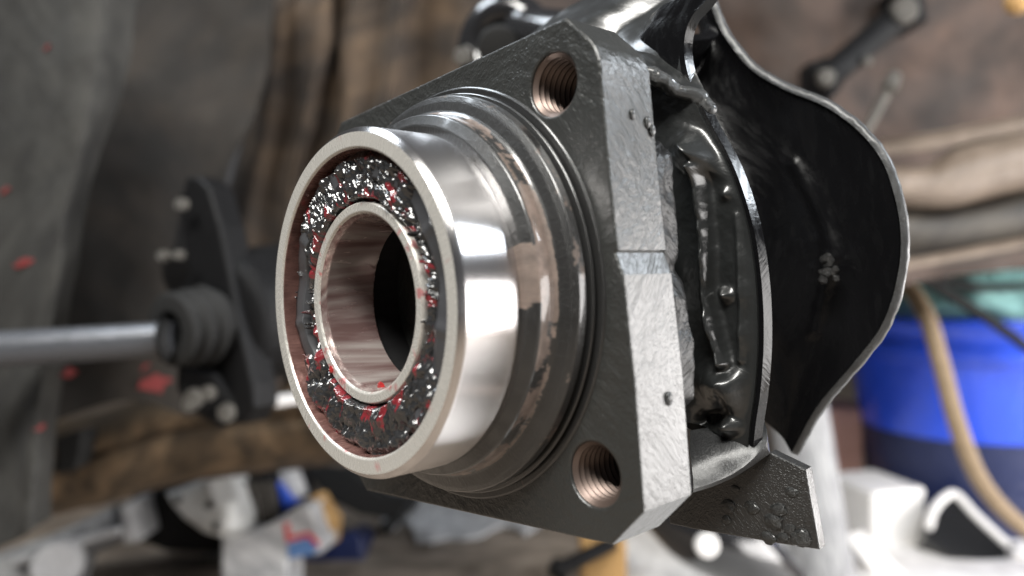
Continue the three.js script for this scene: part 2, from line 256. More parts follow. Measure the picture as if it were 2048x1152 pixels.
// steel rod and black clamp
{
  const t = thing('steel_shaft', 'dull grey steel shaft running into the black clamp bracket', 'shaft');
  mesh('shaft', rod(P(-200, 712, 0.47), P(350, 676, 0.475), 0.0118, 0.0105), M.rodMetal, t);
  mesh('collar', rod(P(320, 678, 0.473), P(345, 676, 0.474), 0.0145, 0.0145, 28, 0.3), M.rubber, t);
  const b = thing('clamp_bracket', 'black triangular clamp bracket with rubber boot around grey shaft', 'bracket');
  const boot = []; for (let k = 0; k <= 24; k++) boot.push(new THREE.Vector2(0.0245 + 0.003 * Math.sin(k / 24 * 6.283 * 3) - 0.004 * (1 - k / 24), k / 24 * 0.032));
  const g = new THREE.LatheGeometry([new THREE.Vector2(0.012, 0), ...boot, new THREE.Vector2(0.012, 0.032)], 40);
  const ax = P(420, 664, 0.50).sub(P(330, 676, 0.472)).normalize(); g.applyQuaternion(new THREE.Quaternion().setFromUnitVectors(V(0, 1, 0), ax)); const o = P(338, 660, 0.475); g.translate(o.x, o.y, o.z);
  mesh('rubber_boot', g, M.rubber, b);
  const n = CB.clone().addScaledVector(CR, -0.55);
  mesh('plate', slab([[372, 352], [396, 352], [418, 375], [440, 450], [470, 600], [505, 770], [508, 815], [486, 848], [455, 850], [425, 826], [404, 760], [398, 620], [372, 520], [352, 480], [358, 400]], P(430, 640, 0.50), n, 0.016, 0.003), M.satinBlack, b);
  mesh('housing', [rod(P(430, 640, 0.51), P(600, 615, 0.58), 0.046, 0.05, 40), rod(P(380, 560, 0.52), P(396, 548, 0.53), 0.022)], M.satinBlack, b);
  mesh('lower_ear', slab([[352, 730], [430, 745], [470, 800], [492, 840], [440, 860], [390, 830], [350, 780]], P(420, 790, 0.49), CB, 0.025, 0.004), M.satinBlack, b);
  mesh('upper_ear', slab([[345, 480], [372, 360], [405, 350], [420, 520], [330, 530]], P(380, 440, 0.515), CB, 0.03, 0.005), M.satinBlack, b);
  for (const [x, y, r0, d] of [[372, 410, 0.0040, 0.50], [336, 512, 0.0035, 0.495], [366, 511, 0.003, 0.495], [396, 796, 0.0062, 0.478], [425, 785, 0.0045, 0.48], [461, 824, 0.0058, 0.478], [388, 808, 0.004, 0.476]]) { const c = P(x, y, d); mesh('bolt', rod(c, c.clone().addScaledVector(CB, 0.006).addScaledVector(CR, -0.003), r0 * 1.1, r0, 6), M.boltMetal, b); }
  const c = thing('bright_pipe', 'short bright chrome pipe stub beside the bearing', 'pipe');
  mesh('pipe', rod(P(528, 806, 0.62), P(700, 780, 0.66), 0.005, 0.005), M.white, c);
}
// upper right links
{
  const t = thing('brake_link', 'slim black link bar with two pale bolts under the brown floor pan', 'link bar');
  mesh('bar', [rod(P(1640, 168, 0.744), P(1812, 18, 0.792), 0.0138, 0.0150), rod(P(1640, 172, 0.738), P(1822, 12, 0.786), 0.0048, 0.0048)], M.satinBlack, t);
  mesh('bolt', rod(P(1650, 157, 0.732), P(1656, 152, 0.720), 0.0090, 0.0072, 12), M.boltMetal, t);
  mesh('bolt', rod(P(1806, 22, 0.774), P(1812, 17, 0.756), 0.0144, 0.0120, 12), M.boltMetal, t);
  mesh('mount_plate', slab([[1625, 120], [1660, 110], [1690, 170], [1660, 205], [1625, 190]], P(1655, 155, 0.76), CB, 0.05, 0.006), M.satinBlack, t);
  mesh('mount_plate', slab([[1785, -20], [1850, -30], [1860, 40], [1810, 50]], P(1815, 15, 0.80), CB, 0.05, 0.006), M.satinBlack, t);
  mesh('nut', rod(P(1730, 126, 0.756), P(1736, 122, 0.744), 0.0048, 0.0048, 6), M.boltMetal, t);
  const s = thing('bleed_nipple', 'small pale brass bleed pin standing beside the link bar', 'pin');
  mesh('pin', [rod(P(1712, 300, 0.735), P(1784, 164, 0.732), 0.0043, 0.0050), rod(P(1776, 178, 0.727), P(1790, 150, 0.734), 0.0079, 0.0066, 10)], M.boltMetal, s);
  tag(mesh('indicator_bulb', new THREE.SphereGeometry(0.012, 16, 10).applyMatrix4(new THREE.Matrix4().setPosition(P(2035, 4, 0.75))), M.tan), 'small amber bulb fixed high on the brown floor pan', 'bulb');
  const h = thing('shock_eye', 'glossy black rubber eye of a damper behind the flange', 'damper');
  mesh('eye', new THREE.TorusGeometry(0.019, 0.010, 18, 40).applyMatrix4(new THREE.Matrix4().makeBasis(CR.clone().addScaledVector(CB, 0.5).normalize(), CU, CB.clone().addScaledVector(CR, -0.5).normalize()).setPosition(P(1010, 92, 0.42))), M.blackGloss, h);
  mesh('bushing', rod(P(1006, 92, 0.43), P(996, 94, 0.40), 0.012, 0.011, 28), M.rubber, h);
  mesh('stem', rod(P(1040, 60, 0.42), P(1160, 90, 0.38), 0.013, 0.016), M.blackGloss, h);
  mesh('bolt', rod(P(932, 110, 0.42), P(924, 112, 0.40), 0.0055, 0.005, 6), M.boltMetal, h);
}

// ---------------------------------------------------------------- trailing arm: flange, collar, pressed channel
const PHI = 0.0935, YD = V(0, Math.cos(PHI), -Math.sin(PHI)), ZD = V(0, Math.sin(PHI), Math.cos(PHI));
const FRAME = new THREE.Matrix4().makeBasis(ZD.clone().negate(), YD, V(1, 0, 0));   // shape (-u, v), depth along the axle
const fl = (u, v, X) => V(X * mm, 0, 0).addScaledVector(YD, v * mm).addScaledVector(ZD, u * mm);
const arm = thing('trailing_arm', 'black painted trailing arm end with square flange and pressed steel channel', 'suspension arm');
{
  // square flange with chamfered corners, a small step half way down its side
  const out = [[41.5, 49.6], [46.9, 43.9], [48.0, 42.2], [48.6, 40.8], [49.05, 39.2], [49.1, 20], [49.5, 4.4], [48.9, 3.9], [50.3, -0.2], [50.9, -20], [50.6, -42.2], [42.4, -49.4], [-42, -49.2], [-49.5, -42], [-49.5, 42], [-42, 49.6]];
  const HOLES = [[36.9, 38.0], [39.6, -36.8], [-37, 37], [-37, -37]];
  const s = new THREE.Shape(out.map(([u, v]) => new THREE.Vector2(-u * mm, v * mm)));
  for (const [u, v] of HOLES) { const h = new THREE.Path(); h.absarc(-u * mm, v * mm, 6.15 * mm, 0, 6.2832, true); s.holes.push(h); }
  const bev = 0.55 * mm, dep = 15 * mm;
  const g = new THREE.ExtrudeGeometry(s, { depth: dep - 2 * bev, bevelEnabled: true, bevelSize: bev, bevelThickness: bev, bevelOffset: -bev, bevelSegments: 3, curveSegments: 40 });
  g.translate(0, 0, 25 * mm + bev); g.applyMatrix4(FRAME);
  const plate = mesh('flange_plate', boxUV(g), M.blackFace, arm);
  for (const [u, v] of HOLES) {
    const prof = []; let X = 0.6; prof.push([0.25, 6.45], [0.7, 6.1]);
    while (X < 15) { prof.push([X + 0.15, 6.05], [X + 0.75, 5.25], [X + 0.95, 5.2], [X + 1.55, 6.02]); X += 1.5; }
    prof.push([15.6, 6.05], [15.7, 0.01]);
    const t = lathe(prof, 56); t.rotateX(PHI); const c = fl(u, v, 25); t.translate(c.x, c.y, c.z);
    mesh('threaded_hole', t, M.thread, plate);
  }
  // paint drip and a nick on the side of the flange
  for (const [u, v, X, r] of [[51.0, -23.5, 34.5, 0.9], [49.3, 30, 33, 0.7], [49.3, 29, 37.5, 0.8], [49.4, 27.5, 38.6, 0.8]]) { const d = new THREE.SphereGeometry(r * mm, 14, 10); d.scale(1, 1.5, 0.7); const c = fl(u, v, X); d.translate(c.x, c.y, c.z); mesh('paint_drip', d, M.black, plate); }

  // collar: bearing seat, flat cylinder with worn paint, three turned rings
  const prof = crisp([[16.5, 33], [13.9, 33.4], [13.75, 36.4], [15.0, 38.7], [15.8, 38.9], [18.3, 39.1], [18.9, 39.8], [19.7, 42.2], [20.3, 43.4], [22.1, 43.7], [22.4, 42.6], [23.0, 42.5], [23.3, 44.3], [23.9, 44.3], [24.2, 43.3], [24.5, 43.3], [24.55, 45.6], [25.0, 45.9], [25.6, 46.0]], 0.22);
  const cg = lathe(prof, 240, 0.1, 0.4, true);
  // worn paint: brown primer patches with their own outline, by angle round the collar
  const CW = 2048, CH = 256, cd = new Uint8Array(CW * CH * 4), rd = new Uint8Array(CW * CH * 4);
  const at = []; { let L = 0; const S = [0]; for (let i = 1; i < prof.length; i++) { L = i / (prof.length - 1); S.push(L); } for (let k = 0; k < CH; k++) { const v = k / (CH - 1) * (prof.length - 1), i = Math.min(prof.length - 2, Math.floor(v)), q = v - i; at.push(prof[i][0] + (prof[i + 1][0] - prof[i][0]) * q); } }
  for (let y = 0; y < CH; y++) for (let x = 0; x < CW; x++) {
    const X = at[y], a = x / CW * 6.2832, el = Math.cos(a) > 0 ? -Math.sin(a) : (Math.sin(a) < 0 ? 1 : -1); const cx = Math.cos(a) * 39, cy = Math.sin(a) * 39;
    const en = 0.22 * fbm(cx * 0.22, cy * 0.22, X * 0.3, 3), side = sst(-0.10, -0.06, el + en) * (1 - sst(0.26, 0.30, el + en)), band = Math.max(sst(15.2, 15.5, X), side) * (1 - sst(18.6, 19.0, X));
    const edge = fbm(cx * 0.16, cy * 0.16, X * 0.35, 4) + 0.35 * fbm(cx * 0.9, cy * 0.9, X * 1.4, 3);
    const bare = band > 0.02 ? sst(-0.05, 0.06, edge + 0.25 * fbm(cx * 2.2, cy * 2.2, X * 0.8, 3) + 0.10 + 0.3 * side + 0.16 * sst(-0.5, 0.1, el) * (1 - sst(0.5, 0.75, el)) - (1 - band) * 0.9) : sst(0.34, 0.37, edge + (X > 20 && X < 22.3 ? 0.05 : -0.1)) * 0.7;
    const rust = 0.5 + fbm(cx * 0.35, cy * 0.35, X * 0.6 + 7, 4); const k = (y * CW + x) * 4;
    const br = [82 + 44 * rust, 72 + 38 * rust, 66 + 35 * rust], bl = [34, 34, 34];
    for (let i = 0; i < 3; i++) { cd[k + i] = bl[i] + (br[i] - bl[i]) * bare; rd[k + i] = (0.34 + 0.3 * bare + 0.1 * fbm(cx, cy, X, 2)) * 255; } cd[k + 3] = rd[k + 3] = 255;
  }
  const mkT = (d, srgb) => { const t = new THREE.DataTexture(d, CW, CH); t.magFilter = THREE.LinearFilter; t.wrapS = THREE.RepeatWrapping; if (srgb) t.colorSpace = THREE.SRGBColorSpace; t.needsUpdate = true; return t; };
  mesh('bearing_collar', cg, std({ map: mkT(cd, true), roughnessMap: mkT(rd, false), roughness: 1, clearcoat: 0.8, clearcoatRoughness: 0.09, bumpMap: rep(gritT, 14, 2), bumpScale: 0.0001 }), arm);
  mesh('axle_bore', lathe([[16.4, 33.3], [17.4, 32.5], [17.6, 21], [60, 21], [60, 0.01]], 90), M.satinBlack, arm);

  // rough cast backing behind the flange and the tube it is welded to
  const b2 = [[40, 27], [46, 27.5], [48.6, 24], [48.9, 12], [48.4, 3], [47.2, 0.5], [49.0, -2], [50.0, -14], [49.6, -25], [45, -28], [-40, -28], [-40, 27]];
  const bs = new THREE.Shape(b2.map(([u, v]) => new THREE.Vector2(-u * mm, v * mm)));
  const pts = bs.getSpacedPoints(220), rows = []; for (let k = 0; k <= 10; k++) rows.push(k);
  const pos = [], idx = [], uv = [];
  rows.forEach((k) => pts.forEach((q, i) => { const X = 39.8 + k * 0.72, e = k < 9 ? 0 : (k - 8) * -0.7; const n = fbm(q.x * 160, q.y * 160, X * 0.16, 4) * 1.6; const u = -q.x / mm, v = q.y / mm, L = Math.hypot(u, v); const w = fl(u * (1 + (n + e - 0.4) / L), v * (1 + (n + e - 0.4) / L), X + (k === 10 ? 0.9 * fbm(v * 0.09, 3, u * 0.02, 3) * 3 : 0)); pos.push(w.x, w.y, w.z); uv.push(i * 0.0012, k * 0.0008); }));
  const w = pts.length; for (let k = 0; k < 10; k++) for (let i = 0; i < w - 1; i++) { const a = k * w + i; idx.push(a, a + 1, a + w, a + 1, a + w + 1, a + w); }
  const c0 = pos.length / 3; const cc = fl(0, 0, 46.6); pos.push(cc.x, cc.y, cc.z); uv.push(0, 0); for (let i = 0; i < w - 1; i++) idx.push(10 * w + i, 10 * w + i + 1, c0);
  const bg = new THREE.BufferGeometry(); bg.setAttribute('position', new THREE.Float32BufferAttribute(pos, 3)); bg.setAttribute('uv', new THREE.Float32BufferAttribute(uv, 2)); bg.setIndex(idx); bg.computeVertexNormals();
  mesh('cast_backing', bg, M.castBlack, arm);
  const tp = []; for (let k = 0; k <= 30; k++) { const X = 44 + k * 0.8; tp.push([X, 33 + 3.2 * Math.exp(-((X - 52) ** 2) / 7) + 5 * sst(60, 68, X) + 4 * (1 - sst(44, 48, X))]); }
  const tg = lathe(tp, 180); { const p = tg.attributes.position; for (let i = 0; i < p.count; i++) { const y = p.getY(i), z = p.getZ(i), x = p.getX(i), n = 1 + 0.05 * fbm(x * 60, y * 60, z * 60, 3); p.setXYZ(i, x, y * n, z * n); } tg.computeVertexNormals(); }
  mesh('axle_tube', tg, M.black, arm);

  // pressed channel: near leg edge, web, crease, far leg edge
  const E1 = [[1452, -22], [1425, 14], [1398, 45], [1386, 85], [1393, 150], [1437, 245], [1480, 325], [1510, 405], [1528, 475], [1541, 570], [1544, 680], [1538, 780], [1528, 850], [1524, 890]].map(([x, y]) => atX(x, y, 66));
  const E2 = [[1420, 8], [1440, 58], [1470, 103], [1505, 142], [1565, 178], [1650, 214], [1715, 262], [1760, 318], [1788, 395], [1800, 472], [1792, 560], [1762, 650], [1704, 728], [1634, 812], [1582, 905]].map(([x, y]) => atX(x, y, 110));
  const C3 = [[1405, 20], [1440, 100], [1500, 220], [1560, 290], [1610, 350], [1645, 430], [1664, 500], [1660, 560], [1640, 620], [1615, 690], [1590, 770], [1560, 870]].map(([x, y]) => atX(x, y, 110.6));
  const creaseL = [[1590, 330], [1625, 390], [1655, 455], [1668, 510], [1655, 560], [1640, 625], [1630, 660]];
  const R1 = E1.map((q) => q.clone().add(V(0.003, 0, -0.016))), R2 = E1.map((q) => V(0.080, q.y * 0.98, q.z - 0.030)), R25 = E1.map((q) => V(0.104, q.y * 1.05, q.z - 0.026));
  mesh('channel', sheet([E1, R1, R2, R25, C3, E2], { t: 0.0026, nu: 240, nv: 200, flip: false, noise: (q, a, b) => { const [x, y] = pix(q); let h = 0.6 * fbm(q.x * 30, q.y * 30, q.z * 30, 2); if (b > 0.5) h += 0.7 * Math.exp(-((segD(x, y, creaseL) / 16) ** 2)) + gauss(x, y, [1655, 535, 16, 22, 1.0]) + 0.5 * fbm(q.x * 200, q.y * 200, q.z * 200, 3) * gauss(x, y, [1655, 540, 40, 70, 2]); return h * mm; } }), M.channelBlack, arm);
  const lip = (off, up) => E2.map((q, i) => { const a = E2[Math.max(0, i - 1)], b = E2[Math.min(E2.length - 1, i + 1)], t = b.clone().sub(a).normalize(); return q.clone().addScaledVector(CB, up).addScaledVector(t.cross(CB).normalize(), -off); });
  mesh('channel_lip', sheet([lip(-0.0002, 0.0008), lip(0.0006, 0.0012), lip(0.0014, 0.0012), lip(0.0021, 0.0006)], { t: 0.0026, nu: 180, nv: 14, noise: (q) => 0.0004 * fbm(q.x * 300, q.y * 300, q.z * 300, 3) }), M.blackEdge, arm);
  // near wall of the channel between tube and edge
  const W0 = E1.slice(4).map((q) => V(0.0605, q.y * 0.8, q.z - 0.034));
  const E1b = E1.slice(4).map((q) => q.clone().add(V(-0.0032, 0, -0.0016)));
  const wallRib = [[1404, 340], [1412, 420], [1419, 500], [1420, 580], [1432, 650], [1452, 725]], wallRib2 = [[1474, 430], [1482, 520], [1486, 620], [1484, 720]];
  const wallLumps = [[1392, 300, 38, 30, 7], [1432, 318, 26, 24, 4.5], [1462, 340, 20, 20, 3], [1474, 375, 16, 18, 2.6], [1452, 385, 12, 12, 2.2], [1452, 590, 13, 15, 2.8], [1508, 465, 9, 22, 1.5], [1440, 768, 40, 30, 5], [1478, 800, 22, 26, 3], [1418, 842, 26, 20, -4], [1462, 850, 30, 14, 3.5], [1500, 560, 16, 120, 1.2], [1510, 720, 18, 90, 1.4]];
  mesh('channel_wall', sheet([W0, W0.map((q, i) => q.clone().lerp(E1b[i], 0.5).add(V(0.0008, 0, 0))), E1b], { t: 0.002, nu: 260, nv: 110, noise: (q, a, b) => { const [x, y] = pix(q), w = 1 - sst(0.86, 1, b); let h = 4.2 * Math.exp(-((segD(x, y, wallRib) / 11) ** 2)) + 1.3 * Math.exp(-((segD(x, y, wallRib2) / 7) ** 2)); for (const l of wallLumps) h += gauss(x + 10 * nz(x * 0.02, y * 0.02, 3), y + 10 * nz(x * 0.02, y * 0.02, 8), l); const rough = Math.min(1, 0.35 + Math.abs(h) * 0.25); return w * mm * (h + rough * (2.2 * fbm(q.x * 70, q.y * 110, q.z * 110, 4))); } }), M.black, arm);
  // upper gusset sweeping from the flange corner to the channel edge
  mesh('upper_gusset', sheet([
    [[985, 150], [1050, 98], [1115, 48], [1190, 0], [1260, -50]].map(([x, y]) => P(x, y, 0.225)),
    [[1028, 142], [1086, 97], [1150, 52], [1232, 0], [1300, -50]].map(([x, y]) => P(x, y, 0.2135)),
    [[1070, 130], [1120, 92], [1180, 55], [1270, 0], [1340, -50]].map(([x, y]) => P(x, y, 0.196)),
    [[1150, 165], [1190, 118], [1240, 80], [1330, 22], [1400, -50]].map(([x, y]) => P(x, y, 0.192)),
    [[1275, 150], [1290, 128], [1310, 95], [1360, 50], [1425, -30]].map(([x, y]) => P(x, y, 0.182)),
    [[1392, 190], [1380, 150], [1378, 100], [1392, 52], [1440, -15]].map(([x, y]) => P(x, y, 0.1725))], { t: 0.0025, nu: 70, nv: 60, noise: (q) => 0.0016 * fbm(q.x * 60, q.y * 60, q.z * 60, 3) }), M.black, arm);
  mesh('gusset_web', sheet([[[1180, 112], [1260, 120], [1330, 128], [1388, 130]].map(([x, y], i) => P(x, y, 0.186 - 0.004 * i)), [[1200, 150], [1275, 150], [1345, 185], [1392, 205], [1412, 224]].map(([x, y]) => P(x, y, 0.170))], { t: 0.0025, nu: 50, nv: 20, noise: (q) => 0.001 * fbm(q.x * 70, q.y * 70, q.z * 70, 3) }), M.black, arm);
  const bead = (a, d, r) => tube(a.map(([x, y, k]) => P(x, y, k ?? d)), r, 120, 14, (x, y, z) => 0.0009 * nz(x * 260, y * 260, z * 260) + 0.0003 * nz(x * 700, y * 700, z * 700));
  mesh('weld_bead', bead([[1270, 140], [1315, 158], [1350, 180], [1392, 192], [1418, 220]], 0.1690, 0.0018), M.black, arm);
  for (const [x, y, d, r] of [[1655, 520, 0.190, 0.0016], [1668, 540, 0.190, 0.0012], [1650, 545, 0.189, 0.0014], [1672, 556, 0.19, 0.0009], [1645, 560, 0.189, 0.0011]]) { const s0 = new THREE.IcosahedronGeometry(r, 2); const p = s0.attributes.position; for (let i = 0; i < p.count; i++) { const k = 1 + 0.5 * nz(p.getX(i) * 900 + x, p.getY(i) * 900, p.getZ(i) * 900); p.setXYZ(i, p.getX(i) * k, p.getY(i) * k, p.getZ(i) * k); } s0.computeVertexNormals(); const c = P(x, y, d); s0.translate(c.x, c.y, c.z); mesh('weld_spatter', s0, M.blackRough, arm); }
  // lower shelf and pitted tab
  mesh('lower_web', sheet([[[1380, 880], [1440, 872], [1500, 855], [1528, 840]].map(([x, y]) => P(x, y, 0.171)), [[1384, 935], [1440, 915], [1500, 890], [1536, 880]].map(([x, y]) => P(x, y, 0.1645)), [[1386, 985], [1420, 975], [1480, 948], [1540, 906]].map(([x, y]) => P(x, y, 0.1615))], { t: 0.0025, nu: 50, nv: 30, noise: (q) => 0.0012 * fbm(q.x * 60, q.y * 60, q.z * 60, 3) }), M.blackEdge, arm);
  const tab = [[1330, 1000], [1400, 975], [1480, 945], [1540, 905], [1560, 915], [1612, 940], [1622, 1000], [1640, 1100], [1560, 1088], [1470, 1072], [1385, 1058], [1340, 1048]];
  const q0 = atX(1500, 1000, 67);
  const tabM = mesh('bracket_tab', slab(tab, q0, V(-1, 0, 0.12), 0.0028, 0.0004), M.blackRough, arm);
  for (const [x, y, r] of [[1455, 1012, 1.9], [1503, 1015, 1.7], [1556, 1020, 1.9], [1452, 1040, 1.3], [1545, 1042, 2.2], [1580, 1058, 1.4], [1600, 1075, 2.4], [1535, 1075, 1.7], [1565, 1075, 1.2], [1583, 985, 1.4], [1470, 978, 1.0]]) { const c = onPlane(x, y, V(-1, 0, 0.12).normalize(), q0); const s0 = new THREE.IcosahedronGeometry(r * mm, 3); const p = s0.attributes.position; for (let i = 0; i < p.count; i++) { const k = 1 + 0.7 * fbm(p.getX(i) * 500 + x, p.getY(i) * 500, p.getZ(i) * 500, 3); p.setXYZ(i, p.getX(i) * k * 0.28, p.getY(i) * k * 0.8, p.getZ(i) * k); } s0.computeVertexNormals(); s0.translate(c.x, c.y, c.z); mesh('paint_blister', s0, M.black, tabM); }
}

// ---------------------------------------------------------------- ball bearing
{
  const br = thing('ball_bearing', 'shiny steel ball bearing packed with dark and red grease', 'bearing');
  const by = -1.0, bz = -0.79;
  const withTint = (g, fn) => { const p = g.attributes.position, c = new Float32Array(p.count * 3); for (let i = 0; i < p.count; i++) { const k = fn(p.getX(i) / mm, p.getY(i) / mm - by, p.getZ(i) / mm - bz); c.set(k, i * 3); } g.setAttribute('color', new THREE.BufferAttribute(c, 3)); return g; };
  const redTint = (amt, s) => (x, y, z) => { const n = fbm(y * s, z * s, x * s + 3, 4), k = sst(0.24 - amt, 0.36 - amt, n) * 0.75; return [1 - 0.05 * k, 1 - 0.75 * k, 1 - 0.72 * k]; };
  // outer ring: chamfers, polished land, inner shoulder
  const fine = (a, n) => { const o = []; for (let i = 0; i < a.length - 1; i++) for (let k = 0; k < n; k++) o.push([a[i][0] + (a[i + 1][0] - a[i][0]) * k / n, a[i][1] + (a[i + 1][1] - a[i][1]) * k / n]); o.push(a[a.length - 1]); return o; };
  mesh('outer_ring', lathe([[0.02, 34.85], [0.3, 35.3], [0.95, 35.85], [1.2, 35.97], [1.6, 36], [13.4, 36], [14.0, 35.8], [16.9, 35.0], [17, 31.8]], 280, by, bz), M.steel, br);
  mesh('outer_ring_face', withTint(lathe(fine(crisp([[9, 31.0], [5.5, 31.2], [0.5, 31.5], [0, 31.9], [0, 34.8], [0.05, 34.9]], 0.15), 2), 420, by, bz), (x, y, z) => { if (x > 0.45) { const k = 0.6 + 0.8 * fbm(y * 0.5, z * 0.5, x * 0.4, 4); return [0.40 * k + 0.08, 0.24 * k + 0.03, 0.22 * k + 0.03]; } return redTint(-0.06, 0.22)(x, y, z); }), M.ringFace, br);
  mesh('inner_ring', withTint(lathe(fine(crisp([[17, 21.0], [9, 21.0], [3.2, 21.1], [2.6, 20.8], [2.6, 19.0], [3.1, 18.5]], 0.15), 2), 320, by, bz), redTint(0.08, 0.3)), M.ringFace, br);
  mesh('inner_bore', lathe([[3.05, 18.5], [4.2, 18.2], [4.6, 17.9], [16.4, 17.9], [17.0, 18.4], [17.4, 20.8]], 160, by, bz), M.boreSteel, br);
  for (let k = 0; k < 9; k++) { const a = k / 9 * 6.2832 + 0.2, s = new THREE.SphereGeometry(5.4 * mm, 24, 16); s.translate(9 * mm, (by + 26.2 * Math.sin(a)) * mm, (bz + 26.2 * Math.cos(a)) * mm); mesh('ball', s, M.steel, br); }
  // cage: flat dark ring with a notch and a raised rivet rib at every ball
  {
    const NC = 540, RR = [25.3, 25.5, 26.4, 27.6, 28.8, 29.6, 29.8], pos = [], idx = [];
    for (let i = 0; i <= NC; i++) RR.forEach((r, j) => { const a = i / NC * 6.2832, ph = (((a - 0.2) * 9 / 6.2832) % 1 + 1) % 1, rib = Math.exp(-(((ph - 0.5) / 0.07) ** 2)), edge = j === 0 || j === 6; const x = edge ? 5.5 : 2.5 + 0.9 * Math.exp(-(((ph < 0.5 ? ph : 1 - ph) / 0.22) ** 2)) - 0.5 * rib; pos.push(x * mm, (by + r * Math.sin(a)) * mm, (bz + r * Math.cos(a)) * mm); });
    for (let i = 0; i < NC; i++) for (let j = 0; j < 6; j++) { const a = i * 7 + j, b = a + 7; idx.push(a, a + 1, b, b, a + 1, b + 1); }
    const g = new THREE.BufferGeometry(); g.setAttribute('position', new THREE.Float32BufferAttribute(pos, 3)); g.setIndex(idx); g.computeVertexNormals();
    mesh('cage', g, std({ color: lin(0.045, 0.046, 0.05), roughness: 0.38, clearcoat: 0.4, clearcoatRoughness: 0.2 }), br);
  }
  // grease: a wiped, lumpy filling between the rings
  const NR = 76, NA = 1300, pos = [], col = [], idx = [];
  for (let i = 0; i <= NA; i++) for (let j = 0; j <= NR; j++) {
    const a = i / NA * 6.2832, q = j / NR, r = 20.9 + q * (31.5 - 20.9), y = r * Math.sin(a), z = r * Math.cos(a), sa = Math.sin(a), ca = Math.cos(a);
    const wob = 0.22 * fbm(y * 0.12, z * 0.12, 21, 3);
    const low = sst(-0.30, -0.62, sa + wob), up = sst(0.42, 0.72, sa + wob - 0.2 * ca), full = clamp(Math.max(low, 0.85 * up));
    const inner = 1 - sst(23.4, 25.6, r + 6 * wob);
    let x = 4.9 - 3.1 * full * sst(0, 0.12, q) * (1 - 0.45 * sst(0.82, 1, q)) - 1.7 * inner * (1 - full) * sst(0, 0.14, q);
    const st = a * 0.25 + 0.5, c1 = Math.cos(st), s1 = Math.sin(st);
    const lump = fbm(y * 0.2, z * 0.2, 1, 3), sr = fbm((y * c1 + z * s1) * 0.95, (z * c1 - y * s1) * 0.22, 4, 2), rid = Math.abs(sr);
    const am = 0.3 + 0.7 * Math.max(full, inner * 0.8);
    x -= (lump * 2.8 + sr * 1.4 - rid * 0.9 + 0.2) * am + fbm(y * 1.3, z * 1.3, 9, 2) * 0.28 * am;
    const dr = sst(0.27, 0.4, fbm(y * 0.42 + 9, z * 0.42, 31, 3)); x -= 2.1 * dr * (1 - full);      // stray dabs on the cage
    x = Math.max(x, 0.3);
    pos.push(x * mm, (by + y) * mm, (bz + z) * mm);
    const rm = fbm((y * c1 + z * s1) * 0.32 + 4, (z * c1 - y * s1) * 0.14, 11, 4) + 0.35 * sr, nearIn = 1 - sst(0.08, 0.4, q), nearOut = sst(0.8, 0.95, q) * sst(0.2, -0.5, ca);
    const red = sst(0.13, 0.27, rm + 0.30 * nearIn + 0.34 * nearOut - 0.12), g0 = 0.013 + 0.016 * (0.5 + lump);
    col.push(g0 + (0.15 - g0) * red, g0 * 1.02 + (0.014 - g0) * red, g0 * 1.08 + (0.018 - g0) * red);
  }
  for (let i = 0; i < NA; i++) for (let j = 0; j < NR; j++) { const a = i * (NR + 1) + j, b = a + NR + 1; idx.push(a, a + 1, b, b, a + 1, b + 1); }
  const g = new THREE.BufferGeometry(); g.setAttribute('position', new THREE.Float32BufferAttribute(pos, 3)); g.setAttribute('color', new THREE.Float32BufferAttribute(col, 3)); g.setIndex(idx); g.computeVertexNormals();
  mesh('grease', g, M.grease, br);
  // dabs of red grease on the inner ring and in the bore
  const r = rng(11);
  for (const [a, rr, x, s] of [[-1.45, 18.0, 5.4, 1.2], [-2.3, 20.4, 2.6, 0.8]]) { const d = new THREE.IcosahedronGeometry(s * mm, 3), p = d.attributes.position; const sx = r() * 50; for (let i = 0; i < p.count; i++) { const k = 1 + 0.9 * fbm(p.getX(i) * 600 + sx, p.getY(i) * 600, p.getZ(i) * 600, 3); p.setXYZ(i, p.getX(i) * k * 0.35, p.getY(i) * k, p.getZ(i) * k * 1.2); } d.computeVertexNormals(); d.translate(x * mm, (by + rr * Math.sin(a)) * mm, (bz + rr * Math.cos(a)) * mm); mesh('grease_dab', d, M.redSmear, br); }
}

// ---------------------------------------------------------------- clutter on the floor
const back = (px, py, extra = 0) => { const q = onFloor(px, py); return q; };
const faceN = CB.clone().setY(0).normalize();
